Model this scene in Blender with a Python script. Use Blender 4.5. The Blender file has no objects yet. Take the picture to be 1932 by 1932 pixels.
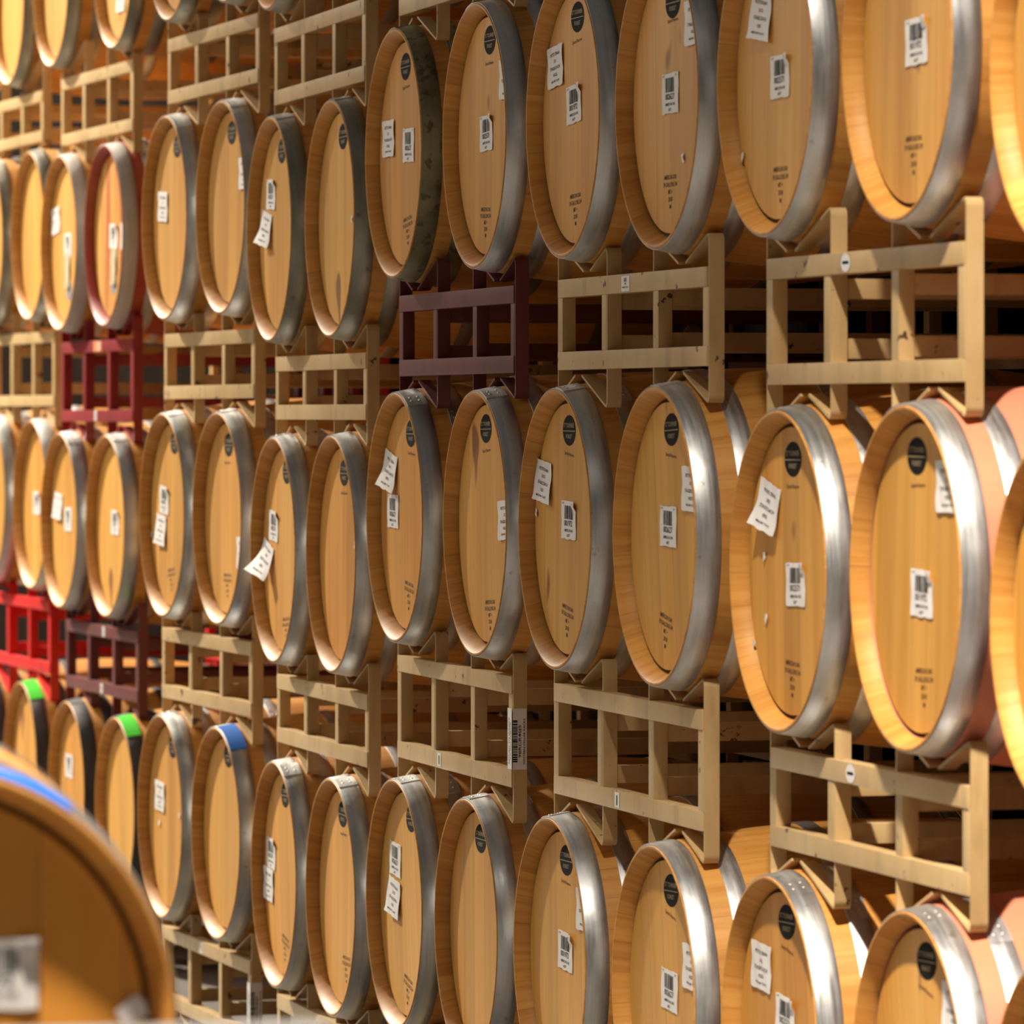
import bpy, bmesh, math, random
from mathutils import Vector, Matrix, Euler

PI = math.pi
S = bpy.context.scene
COL = S.collection
D = bpy.data

# ------------------------------------------------------------------ camera
CAMZ, H0 = 1.75, 2.91
SN = 0.2515
CS = math.sqrt(1 - SN * SN)
cam_d = D.cameras.new('camera')
cam = D.objects.new('camera', cam_d)
COL.objects.link(cam)
S.camera = cam
cam.location = (0, -H0, CAMZ)
fwd = Vector((-CS, SN, 0)); right = Vector((SN, CS, 0)); up = Vector((0, 0, 1))
cam.matrix_world = Matrix(((right.x, up.x, -fwd.x, 0), (right.y, up.y, -fwd.y, -H0), (right.z, up.z, -fwd.z, CAMZ), (0, 0, 0, 1)))
cam_d.sensor_width = 36.0
cam_d.sensor_fit = 'HORIZONTAL'
cam_d.lens = 10311.0 / 1932.0 * 36.0
cam_d.shift_y = -(966 - 780) / 1932.0
cam_d.clip_start = 0.5
cam_d.clip_end = 80
cam_d.dof.use_dof = True
cam_d.dof.focus_distance = 11.6
cam_d.dof.aperture_fstop = 7.0

# ------------------------------------------------------------------ light
S.view_settings.view_transform = 'Standard'
S.view_settings.look = 'None'
S.view_settings.gamma = 1
S.view_settings.use_curve_mapping = False
S.view_settings.exposure = 0.38

world = D.worlds.new('warehouse_air')
S.world = world
world.use_nodes = True
bg = world.node_tree.nodes['Background']
bg.inputs[0].default_value = (1.0, 0.88, 0.76, 1)
bg.inputs[1].default_value = 0.075


def lamp(loc, power, half_angle, blend, radius=0.17, color=(1.0, 0.90, 0.76)):
    """high-bay reflector lamp pointing straight down"""
    l = D.lights.new('high_bay_light', 'SPOT')
    l.energy = power
    l.spot_size = math.radians(half_angle * 2)
    l.spot_blend = blend
    l.shadow_soft_size = radius
    l.color = color
    o = D.objects.new('high_bay_light', l)
    o.location = loc
    COL.objects.link(o)
    return o


lamp((-4.8, -2.6, 8.6), 7600, 43, 0.6)
lamp((-28.0, -4.9, 10.0), 17500, 66, 0.2, 0.25, (1.0, 0.91, 0.74))


def soft_fill(loc, aim, sx, sy, power, color=(1.0, 0.88, 0.74)):
    l = D.lights.new('soft_fill_light', 'AREA')
    l.shape = 'RECTANGLE'
    l.size, l.size_y = sx, sy
    l.energy = power
    l.color = color
    o = D.objects.new('soft_fill_light', l)
    o.location = loc
    o.rotation_euler = (Vector(aim) - Vector(loc)).to_track_quat('-Z', 'Y').to_euler()
    COL.objects.link(o)


soft_fill((-18.5, -4.2, 5.0), (-14.0, 0.0, 1.6), 14.0, 2.0, 275)  # added fill with no fixture, stands in for soft light across the aisle

# ------------------------------------------------------------------ materials


def new_mat(name):
    m = D.materials.new(name)
    m.use_nodes = True
    nt = m.node_tree
    return m, nt, nt.nodes['Principled BSDF']


def N(nt, typ, **kw):
    n = nt.nodes.new(typ)
    for k, v in kw.items():
        setattr(n, k, v)
    return n


def L(nt, a, b):
    nt.links.new(a, b)


def mixrgb(nt, fac, a, b, mode='MIX'):
    n = N(nt, 'ShaderNodeMix', data_type='RGBA', blend_type=mode)
    for sock, v in ((n.inputs[0], fac), (n.inputs[6], a), (n.inputs[7], b)):
        if isinstance(v, bpy.types.NodeSocket):
            L(nt, v, sock)
        elif isinstance(v, (int, float)):
            sock.default_value = v
        else:
            sock.default_value = (*v, 1)
    return n.outputs[2]


def ramp(nt, fac, stops):
    r = N(nt, 'ShaderNodeValToRGB')
    L(nt, fac, r.inputs[0])
    e = r.color_ramp.elements
    while len(e) > 1:
        e.remove(e[-1])
    e[0].position = stops[0][0]
    e[0].color = (*stops[0][1], 1)
    for p, c in stops[1:]:
        x = e.new(p)
        x.color = (*c, 1)
    return r.outputs[0]


def math_n(nt, op, a, b=None, c=None):
    n = N(nt, 'ShaderNodeMath', operation=op)
    for i, v in enumerate((a, b, c)):
        if v is None:
            continue
        if isinstance(v, bpy.types.NodeSocket):
            L(nt, v, n.inputs[i])
        else:
            n.inputs[i].default_value = v
    return n.outputs[0]


def obj_coord(nt, scale, rnd=True):
    tc = N(nt, 'ShaderNodeTexCoord')
    mp = N(nt, 'ShaderNodeMapping')
    mp.inputs['Scale'].default_value = scale
    L(nt, tc.outputs['Object'], mp.inputs[0])
    if rnd:
        oi = N(nt, 'ShaderNodeObjectInfo')
        cx = N(nt, 'ShaderNodeCombineXYZ')
        m = math_n(nt, 'MULTIPLY', oi.outputs['Random'], 37.0)
        for i in range(3):
            L(nt, m, cx.inputs[i])
        L(nt, cx.outputs[0], mp.inputs['Location'])
    return mp.outputs[0], tc.outputs['Object']


def noise(nt, vec, scale=1.0, detail=4.0, rough=0.55):
    n = N(nt, 'ShaderNodeTexNoise')
    n.inputs['Scale'].default_value = scale
    n.inputs['Detail'].default_value = detail
    n.inputs['Roughness'].default_value = rough
    L(nt, vec, n.inputs['Vector'])
    return n.outputs[0]


def head_wood(name, base=(0.71, 0.365, 0.075), dark=(0.55, 0.235, 0.03), light=(0.82, 0.47, 0.13), stain=None):
    """flat oak head: upright boards with their own tint, fine grain, hairline joints"""
    m, nt, p = new_mat(name)
    v, raw = obj_coord(nt, (34, 1, 1.3))
    g = noise(nt, v, 1.0, 6, 0.6)
    v2, _ = obj_coord(nt, (7, 1, 0.9))
    g2 = noise(nt, v2, 1.0, 3, 0.5)
    col = ramp(nt, g, [(0.28, dark), (0.5, base), (0.75, light)])
    col2 = ramp(nt, g2, [(0.3, dark), (0.55, base), (0.8, light)])
    col = mixrgb(nt, 0.55, col, col2)
    sep = N(nt, 'ShaderNodeSeparateXYZ')
    L(nt, raw, sep.inputs[0])
    oi = N(nt, 'ShaderNodeObjectInfo')
    xs = math_n(nt, 'ADD', math_n(nt, 'MULTIPLY', sep.outputs[0], 10.4), math_n(nt, 'MULTIPLY', oi.outputs['Random'], 5.0))
    fr = math_n(nt, 'FRACT', xs)
    fl = math_n(nt, 'FLOOR', xs)
    wn = N(nt, 'ShaderNodeTexWhiteNoise', noise_dimensions='1D')
    L(nt, math_n(nt, 'ADD', fl, math_n(nt, 'MULTIPLY', oi.outputs['Random'], 91.0)), wn.inputs['W'])
    tint = ramp(nt, wn.outputs[0], [(0.0, (0.80, 0.76, 0.70)), (0.5, (1, 1, 1)), (1.0, (1.10, 1.06, 1.0))])
    col = mixrgb(nt, 0.75, col, tint, 'MULTIPLY')
    ot = ramp(nt, oi.outputs['Random'], [(0.0, (1.02, 0.92, 0.82)), (0.5, (1.0, 1.0, 0.95)), (1.0, (1.06, 1.03, 1.04))])
    col = mixrgb(nt, 1.0, col, ot, 'MULTIPLY')
    joint = math_n(nt, 'LESS_THAN', fr, 0.018)
    jn = math_n(nt, 'MULTIPLY', joint, math_n(nt, 'MULTIPLY', wn.outputs[0], 0.85))
    col = mixrgb(nt, jn, col, (0.20, 0.08, 0.025))
    kv, _ = obj_coord(nt, (9, 1, 5))
    kn = noise(nt, kv, 1.0, 1, 0.4)
    kk = ramp(nt, kn, [(0.76, (0, 0, 0)), (0.80, (1, 1, 1))])
    col = mixrgb(nt, kk, col, (0.30, 0.11, 0.03))
    if stain:
        sv, _ = obj_coord(nt, (16, 1, 0.8))
        sn = ramp(nt, noise(nt, sv, 1, 2), [(0.5, (0, 0, 0)), (0.64, (1, 1, 1))])
        col = mixrgb(nt, sn, col, stain)
    L(nt, col, p.inputs['Base Color'])
    p.inputs['Roughness'].default_value = 0.52
    p.inputs['Specular IOR Level'].default_value = 0.3
    return m


def stave_wood(name, base=(0.66, 0.305, 0.065), dark=(0.55, 0.22, 0.038), light=(0.74, 0.38, 0.10), tint=None, all_over=True):
    """staves running along the barrel (local Y), 28 around"""
    m, nt, p = new_mat(name)
    tc = N(nt, 'ShaderNodeTexCoord')
    sep = N(nt, 'ShaderNodeSeparateXYZ')
    L(nt, tc.outputs['Object'], sep.inputs[0])
    ang = math_n(nt, 'ARCTAN2', sep.outputs[2], sep.outputs[0])
    oi = N(nt, 'ShaderNodeObjectInfo')
    a = math_n(nt, 'ADD', math_n(nt, 'MULTIPLY', ang, 28 / (2 * PI)), 14.0)
    fl = math_n(nt, 'FLOOR', a)
    fr = math_n(nt, 'FRACT', a)
    wn = N(nt, 'ShaderNodeTexWhiteNoise', noise_dimensions='1D')
    L(nt, math_n(nt, 'ADD', fl, math_n(nt, 'MULTIPLY', oi.outputs['Random'], 71.0)), wn.inputs['W'])
    cx = N(nt, 'ShaderNodeCombineXYZ')
    L(nt, math_n(nt, 'MULTIPLY', a, 2.6), cx.inputs[0])
    L(nt, math_n(nt, 'MULTIPLY', sep.outputs[1], 3.0), cx.inputs[1])
    L(nt, math_n(nt, 'MULTIPLY', oi.outputs['Random'], 33.0), cx.inputs[2])
    g = noise(nt, cx.outputs[0], 1.4, 5, 0.6)
    col = ramp(nt, g, [(0.28, dark), (0.5, base), (0.75, light)])
    t = ramp(nt, wn.outputs[0], [(0.0, (0.86, 0.82, 0.78)), (0.5, (1, 1, 1)), (1.0, (1.06, 1.06, 1.04))])
    col = mixrgb(nt, 0.8, col, t, 'MULTIPLY')
    j = math_n(nt, 'LESS_THAN', fr, 0.03)
    col = mixrgb(nt, math_n(nt, 'MULTIPLY', j, 0.3), col, (0.2, 0.08, 0.02))
    blot = ramp(nt, noise(nt, tc.outputs['Object'], 9.0, 2), [(0.70, (0, 0, 0)), (0.78, (1, 1, 1))])
    col = mixrgb(nt, math_n(nt, 'MULTIPLY', blot, 0.5), col, (0.30, 0.10, 0.03))
    if tint:
        tn = ramp(nt, noise(nt, tc.outputs['Object'], 3.0, 3), [(0.30, (0.7, 0.7, 0.7)), (0.55, (1, 1, 1))])
        if not all_over:
            tn = math_n(nt, 'MULTIPLY', tn, math_n(nt, 'GREATER_THAN', sep.outputs[1], 0.03))
        col = mixrgb(nt, tn, col, tint)
    L(nt, col, p.inputs['Base Color'])
    p.inputs['Roughness'].default_value = 0.5
    p.inputs['Specular IOR Level'].default_value = 0.3
    return m


def steel(name, c1, c2, rough=0.36, metal=0.9, spots=(0.30, 0.25, 0.2), spot_at=0.68):
    m, nt, p = new_mat(name)
    tc = N(nt, 'ShaderNodeTexCoord')
    oi = N(nt, 'ShaderNodeObjectInfo')
    ad = N(nt, 'ShaderNodeVectorMath', operation='ADD')
    L(nt, tc.outputs['Object'], ad.inputs[0])
    cx = N(nt, 'ShaderNodeCombineXYZ')
    for i in range(3):
        L(nt, math_n(nt, 'MULTIPLY', oi.outputs['Random'], 23.0), cx.inputs[i])
    L(nt, cx.outputs[0], ad.inputs[1])
    n1 = noise(nt, ad.outputs[0], 7.0, 5, 0.6)
    col = ramp(nt, n1, [(0.3, c2), (0.62, c1)])
    n2 = noise(nt, ad.outputs[0], 34.0, 3, 0.6)
    sp = ramp(nt, n2, [(spot_at, (0, 0, 0)), (spot_at + 0.05, (1, 1, 1))])
    col = mixrgb(nt, math_n(nt, 'MULTIPLY', sp, 0.6), col, spots)
    L(nt, col, p.inputs['Base Color'])
    p.inputs['Metallic'].default_value = metal
    rr = N(nt, 'ShaderNodeMapRange')
    rr.inputs[3].default_value = rough - 0.08
    rr.inputs[4].default_value = rough + 0.14
    L(nt, n1, rr.inputs[0])
    L(nt, rr.outputs[0], p.inputs['Roughness'])
    bp = N(nt, 'ShaderNodeBump')
    bp.inputs['Strength'].default_value = 0.25
    bp.inputs['Distance'].default_value = 0.004
    L(nt, noise(nt, ad.outputs[0], 16.0, 2, 0.5), bp.inputs['Height'])
    sp_ = N(nt, 'ShaderNodeSeparateXYZ')
    L(nt, tc.outputs['Object'], sp_.inputs[0])
    sv = N(nt, 'ShaderNodeCombineXYZ')
    L(nt, math_n(nt, 'MULTIPLY', math_n(nt, 'ARCTAN2', sp_.outputs[2], sp_.outputs[0]), 2.2), sv.inputs[0])
    L(nt, math_n(nt, 'MULTIPLY', sp_.outputs[1], 120.0), sv.inputs[1])
    L(nt, math_n(nt, 'MULTIPLY', oi.outputs['Random'], 50.0), sv.inputs[2])
    stk = noise(nt, sv.outputs[0], 1.0, 3, 0.6)
    L(nt, math_n(nt, 'ADD', rr.outputs[0], math_n(nt, 'MULTIPLY', math_n(nt, 'SUBTRACT', stk, 0.5), 0.35)), p.inputs['Roughness'])
    L(nt, mixrgb(nt, 1.0, col, ramp(nt, stk, [(0.3, (0.80, 0.80, 0.80)), (0.6, (1, 1, 1))]), 'MULTIPLY'), p.inputs['Base Color'])
    L(nt, bp.outputs[0], p.inputs['Normal'])
    return m


def paint(name, c1, c2, chip=(0.10, 0.05, 0.03), chip_at=0.70, rough=0.45, grime=0.35):
    m, nt, p = new_mat(name)
    v, _ = obj_coord(nt, (1, 1, 1))
    n1 = noise(nt, v, 5.0, 4, 0.6)
    col = ramp(nt, n1, [(0.35, c2), (0.6, c1)])
    vs, _ = obj_coord(nt, (14, 14, 3.0))
    gr = ramp(nt, noise(nt, vs, 1.0, 4, 0.65), [(0.52, (0, 0, 0)), (0.70, (1, 1, 1))])
    col = mixrgb(nt, math_n(nt, 'MULTIPLY', gr, grime), col, tuple(x * 0.35 for x in c2))
    n2 = noise(nt, v, 24.0, 4, 0.65)
    ch = ramp(nt, n2, [(chip_at, (0, 0, 0)), (chip_at + 0.02, (1, 1, 1))])
    col = mixrgb(nt, ch, col, chip)
    L(nt, col, p.inputs['Base Color'])
    p.inputs['Roughness'].default_value = rough
    return m


def plain(name, c, rough=0.6, spec=0.4, vary=0.0):
    m, nt, p = new_mat(name)
    if vary:
        v, _ = obj_coord(nt, (1, 1, 1))
        col = ramp(nt, noise(nt, v, 30.0, 3), [(0.3, tuple(x * (1 - vary) for x in c)), (0.7, c)])
        L(nt, col, p.inputs['Base Color'])
    else:
        p.inputs['Base Color'].default_value = (*c, 1)
    p.inputs['Roughness'].default_value = rough
    p.inputs['Specular IOR Level'].default_value = spec
    return m


M = dict(
    head=head_wood('oak_head'),
    head_red=head_wood('oak_head_wine', stain=(0.50, 0.12, 0.03)),
    head_fg=head_wood('oak_head_amber', base=(0.80, 0.34, 0.055), dark=(0.76, 0.31, 0.048), light=(0.84, 0.37, 0.065)),
    stave=stave_wood('oak_stave'),
    stave_red=stave_wood('oak_stave_wine', tint=(0.38, 0.055, 0.03)),
    stave_pink=stave_wood('oak_stave_pink', tint=(0.62, 0.22, 0.13), all_over=False),
    galv=steel('galvanised_hoop', (0.66, 0.67, 0.68), (0.48, 0.49, 0.49), rough=0.38),
    dull=steel('dull_hoop', (0.40, 0.39, 0.34), (0.26, 0.26, 0.22), rough=0.42, spots=(0.16, 0.13, 0.08), spot_at=0.64),
    white=steel('oxidised_hoop', (0.62, 0.60, 0.56), (0.46, 0.43, 0.38), rough=0.6, metal=0.25),
    corroded=steel('corroded_hoop', (0.34, 0.31, 0.17), (0.13, 0.11, 0.05), rough=0.5, metal=0.55, spots=(0.06, 0.04, 0.02), spot_at=0.56),
    black=steel('blackened_hoop', (0.085, 0.08, 0.08), (0.045, 0.042, 0.042), rough=0.5, metal=0.35, spots=(0.3, 0.28, 0.25), spot_at=0.72),
    tan=paint('tan_enamel', (0.64, 0.44, 0.21), (0.55, 0.36, 0.155), chip_at=0.65),
    maroon=paint('maroon_enamel', (0.17, 0.035, 0.035), (0.13, 0.03, 0.03), chip_at=0.8),
    crimson=paint('crimson_enamel', (0.30, 0.012, 0.018), (0.24, 0.01, 0.015), chip_at=0.8),
    red=paint('red_enamel', (0.80, 0.012, 0.012), (0.66, 0.01, 0.01), chip_at=0.8),
    ink=plain('black_ink', (0.010, 0.009, 0.009), 0.8, 0.1),
    ink_brown=plain('burnt_brown_ink', (0.055, 0.022, 0.012), 0.8),
    gold=plain('faded_gold_ink', (0.36, 0.27, 0.14), 0.6),
    grey_ink=plain('grey_blue_ink', (0.20, 0.23, 0.26), 0.7),
    paper=plain('white_paper', (0.90, 0.87, 0.85), 0.6, vary=0.06),
    paper_torn=plain('aged_paper', (0.70, 0.56, 0.36), 0.7, vary=0.25),
    redink=plain('red_ink', (0.35, 0.05, 0.04), 0.7),
    green=plain('green_tape', (0.05, 0.62, 0.01), 0.7, 0.15),
    blue=plain('blue_tape', (0.01, 0.15, 0.62), 0.7, 0.15),
    orange=plain('orange_label', (0.75, 0.25, 0.10), 0.6),
    rubber=plain('dark_rubber', (0.05, 0.03, 0.02), 0.8),
    croze=plain('croze_groove_shade', (0.10, 0.035, 0.012), 0.8, 0.1),  # croze line, its colour darkened for the shadow under the chime
    greysteel=steel('grey_beam_steel', (0.30, 0.29, 0.28), (0.24, 0.23, 0.22), rough=0.5, metal=0.4),
)

# ------------------------------------------------------------------ mesh helpers


def mesh_obj(name, bm, mat, parent=None, loc=None, rot=None, smooth=True):
    me = D.meshes.new(name)
    bm.normal_update()
    bm.to_mesh(me)
    bm.free()
    mats = mat if isinstance(mat, (list, tuple)) else [mat]
    for x in mats:
        me.materials.append(x)
    if smooth:
        for pl in me.polygons:
            pl.use_smooth = True
        try:
            me.set_sharp_from_angle(angle=math.radians(40))
        except Exception:
            pass
    return place(name, me, parent, loc, rot)


def place(name, me, parent=None, loc=None, rot=None, mat=None):
    o = D.objects.new(name, me)
    COL.objects.link(o)
    if parent is not None:
        o.parent = parent
    if loc is not None:
        o.location = loc
    if rot is not None:
        o.rotation_euler = rot
    if mat is not None:
        o.material_slots[0].link = 'OBJECT'
        o.material_slots[0].material = mat
    return o


def empty(name, loc, rz=0.0):
    o = D.objects.new(name, None)
    COL.objects.link(o)
    o.empty_display_size = 0.1
    o.location = loc
    o.rotation_euler = (0, 0, rz)
    return o


def tag(o, label, cat, group=None, kind=None):
    if label:
        o['label'] = label
    if cat:
        o['category'] = cat
    if group:
        o['group'] = group
    if kind:
        o['kind'] = kind
    return o


def box(bm, x0, x1, y0, y1, z0, z1, bev=0.0):
    r = bmesh.ops.create_cube(bm, size=1.0)
    vs = r['verts']
    for v in vs:
        v.co.x = x0 if v.co.x < 0 else x1
        v.co.y = y0 if v.co.y < 0 else y1
        v.co.z = z0 if v.co.z < 0 else z1
    if bev:
        es = set()
        for v in vs:
            es.update(v.link_edges)
        bmesh.ops.bevel(bm, geom=list(es), offset=bev, segments=2, affect='EDGES', profile=0.7)


def lathe(bm, prof, n=96, closed=False):
    """prof: list of (r, y) about the local Y axis"""
    rings = []
    for r, y in prof:
        if r < 1e-6:
            rings.append([bm.verts.new((0, y, 0))])
        else:
            rings.append([bm.verts.new((r * math.cos(2 * PI * k / n), y, r * math.sin(2 * PI * k / n))) for k in range(n)])
    seq = list(range(len(rings) - 1))
    pairs = [(rings[i], rings[i + 1]) for i in seq]
    if closed:
        pairs.append((rings[-1], rings[0]))
    for a, b in pairs:
        for k in range(n):
            k2 = (k + 1) % n
            if len(a) == 1 and len(b) == 1:
                continue
            if len(a) == 1:
                bm.faces.new((a[0], b[k2], b[k]))
            elif len(b) == 1:
                bm.faces.new((a[k], a[k2], b[0]))
            else:
                bm.faces.new((a[k], a[k2], b[k2], b[k]))
    bmesh.ops.recalc_face_normals(bm, faces=bm.faces[:])


def strip(bm, path, y0, y1, t):
    """flat steel strip bent along path [(x,z)], width y0..y1, thickness t"""
    n = len(path)
    offs = []
    for i in range(n):
        a = Vector(path[max(i - 1, 0)])
        b = Vector(path[min(i + 1, n - 1)])
        d = (b - a).normalized()
        offs.append(Vector((-d.y, d.x)) * (t / 2))
    rows = []
    for i in range(n):
        p = Vector(path[i])
        o = offs[i]
        rows.append([bm.verts.new((p.x + o.x, y0, p.y + o.y)), bm.verts.new((p.x + o.x, y1, p.y + o.y)),
                     bm.verts.new((p.x - o.x, y1, p.y - o.y)), bm.verts.new((p.x - o.x, y0, p.y - o.y))])
    for a, b in zip(rows, rows[1:]):
        for k in range(4):
            k2 = (k + 1) % 4
            bm.faces.new((a[k], a[k2], b[k2], b[k]))
    bm.faces.new(rows[0])
    bm.faces.new(rows[-1][::-1])
    bmesh.ops.recalc_face_normals(bm, faces=bm.faces[:])


DG = bpy.context.evaluated_depsgraph_get()
_tx = {}


def text_into(bm, s, size, x, z, y, width=None, bold=False, mi=0, vert=False):
    """adds flat lettering centred at x,z (reads with +X to the right seen from -Y)"""
    if s not in _tx:
        c = D.curves.new('lettering', 'FONT')
        c.body = s
        c.size = 1.0
        c.align_x = 'CENTER'
        c.align_y = 'CENTER'
        c.resolution_u = 2
        c.offset = 0.010
        o = D.objects.new('lettering', c)
        COL.objects.link(o)
        bpy.context.view_layer.update()
        dg = bpy.context.evaluated_depsgraph_get()
        me = D.meshes.new_from_object(o.evaluated_get(dg))
        vs = [v.co.copy() for v in me.vertices]
        fs = [tuple(p.vertices) for p in me.polygons]
        D.objects.remove(o)
        D.curves.remove(c)
        D.meshes.remove(me)
        _tx[s] = (vs, fs)
    vs, fs = _tx[s]
    if not vs:
        return
    x0 = min(v.x for v in vs); x1 = max(v.x for v in vs)
    sx = size
    if width:
        sx = width / max(x1 - x0, 1e-4)
    nv = []
    for v in vs:
        a = (v.x - (x0 + x1) / 2) * sx
        b = v.y * size
        if vert:
            a, b = -b, a
        nv.append(bm.verts.new((x + a, y, z + b)))
    for f in fs:
        try:
            fa = bm.faces.new([nv[i] for i in f])
            fa.material_index = mi
        except ValueError:
            pass


def quad(bm, x0, x1, z0, z1, y, mi=0):
    f = bm.faces.new([bm.verts.new(p) for p in ((x0, y, z0), (x1, y, z0), (x1, y, z1), (x0, y, z1))])
    f.material_index = mi
    return f


# ------------------------------------------------------------------ barrel pieces
LEN, RH, RB = 0.94, 0.288, 0.333
HEAD_Y = 0.030


def rad(y):
    return RB - (RB - RH) * ((y - LEN / 2) / (LEN / 2)) ** 2


def make_body():
    bm = bmesh.new()
    prof = [(0.2665, 0.037), (0.2665, 0.031), (0.281, 0.002), (0.2835, 0.0), (0.2868, 0.0), (RH, 0.0015)]
    n = 30
    for i in range(1, n):
        y = LEN * i / n
        prof.append((rad(y), y))
    prof += [(RH, LEN - 0.0015), (0.2868, LEN), (0.2835, LEN), (0.281, LEN - 0.002), (0.2665, LEN - 0.031), (0.2665, LEN - 0.037)]
    lathe(bm, prof, 112)
    # bung stopper on the side of the bilge
    return bm


def make_hoop(y0, y1, t=0.0025, rivets=True):
    bm = bmesh.new()
    a0, a1 = rad(y0), rad(y1)
    ym, am = (y0 + y1) / 2, rad((y0 + y1) / 2)
    e = 0.0004
    lathe(bm, [(a0 + e, y0), (a0 + t * 0.8, y0), (a0 + t, y0 + 0.001), (am + t, ym), (a1 + t, y1 - 0.001), (a1 + t * 0.8, y1), (a1 + e, y1), (am + e, ym)], 112, closed=True)
    if rivets:
        for da in (-0.035, 0.035):
            ang = PI / 2 + da
            for yy in (y0 + (y1 - y0) * 0.3, y0 + (y1 - y0) * 0.7):
                r = rad(yy) + t
                mt = Matrix.Translation((r * math.cos(ang), yy, r * math.sin(ang))) @ Euler((0, 0, 0)).to_matrix().to_4x4()
                bmesh.ops.create_uvsphere(bm, u_segments=8, v_segments=6, radius=0.0042, matrix=mt @ Matrix.Diagonal((1, 1, 0.6, 1)))
        # overlapped end of the hoop
        pts = []
        for k in range(9):
            ang = PI / 2 + 0.11 - 0.22 * k / 8
            pts.append(ang)
        rows = []
        for ang in pts:
            row = []
            for yy in (y0 + 0.0005, y1 - 0.0005):
                r = rad(yy) + t + 0.0016
                row.append(bm.verts.new((r * math.cos(ang), yy, r * math.sin(ang))))
            for yy in (y1 - 0.0005, y0 + 0.0005):
                r = rad(yy) + t - 0.0006
                row.append(bm.verts.new((r * math.cos(ang), yy, r * math.sin(ang))))
            rows.append(row)
        nf = []
        for a, b in zip(rows, rows[1:]):
            for k in range(4):
                nf.append(bm.faces.new((a[k], a[(k + 1) % 4], b[(k + 1) % 4], b[k])))
        nf.append(bm.faces.new(rows[0]))
        nf.append(bm.faces.new(rows[-1][::-1]))
        bmesh.ops.recalc_face_normals(bm, faces=nf)
    return bm


def bm_mesh(name, bm, mats):
    me = D.meshes.new(name)
    bm.normal_update()
    bm.to_mesh(me)
    bm.free()
    for x in mats:
        me.materials.append(x)
    for pl in me.polygons:
        pl.use_smooth = True
    try:
        me.set_sharp_from_angle(angle=math.radians(38))
    except Exception:
        pass
    return me


def make_head():
    bm = bmesh.new()
    lathe(bm, [(0.0, 0.0), (0.15, 0.0), (0.2585, 0.0), (0.2600, 0.0055), (0.2664, 0.0055), (0.2664, 0.016), (0.0, 0.016)], 96)
    for f in bm.faces:
        rr = math.hypot(f.calc_center_median().x, f.calc_center_median().z)
        if rr > 0.2590 and f.calc_center_median().y < 0.007:
            f.material_index = 1
    return bm


ME = {}
ME['body'] = bm_mesh('barrel_body', make_body(), [M['stave']])
ME['head'] = bm_mesh('barrel_head', make_head(), [M['head'], M['croze']])
HOOPS = [(0.0022, 0.0485), (0.086, 0.124), (0.285, 0.320), (LEN - 0.320, LEN - 0.285), (LEN - 0.124, LEN - 0.086), (LEN - 0.0485, LEN - 0.0022)]
for i, (a, b) in enumerate(HOOPS):
    ME['hoop%d' % i] = bm_mesh('hoop', make_hoop(a, b), [M['galv']])


def make_stamp():
    bm = bmesh.new()
    n = 48
    vs = [bm.verts.new((0.050 * math.cos(2 * PI * k / n), 0, 0.0315 * math.sin(2 * PI * k / n))) for k in range(n)]
    bm.faces.new(vs)
    ws = [bm.verts.new((0.050 * math.cos(2 * PI * k / n), 0.0005, 0.0315 * math.sin(2 * PI * k / n))) for k in range(n)]
    for k in range(n):
        bm.faces.new((vs[k], ws[k], ws[(k + 1) % n], vs[(k + 1) % n]))
    return bm


ME['stamp'] = bm_mesh('brand_stamp', make_stamp(), [M['ink']])
bm = bmesh.new()
text_into(bm, 'ST TOURNIER', 0.0125, 0, 0.010, 0, width=0.078)
quad(bm, -0.047, 0.047, -0.0022, -0.0004, 0)
text_into(bm, 'FOREST', 0.012, 0, -0.013, 0, width=0.046)
ME['stamp_text'] = bm_mesh('stamp_lettering', bm, [M['gold']])
bm = bmesh.new()
text_into(bm, 'Special Reserve', 0.010, 0, 0, 0, width=0.072)
ME['script'] = bm_mesh('burnt_lettering', bm, [M['ink_brown']])
bm = bmesh.new()
for i, (s, w) in enumerate((('AMERICAN OAK', 0.082), ('59 GALLONS 3/4', 0.088), ('MT +', 0.026), ('2018', 0.026), ('M', 0.009))):
    text_into(bm, s, 0.0125, 0, 0.028 - i * 0.0142, 0, width=w * 1.05)
ME['bottom'] = bm_mesh('burnt_lettering', bm, [M['ink_brown']])


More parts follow.
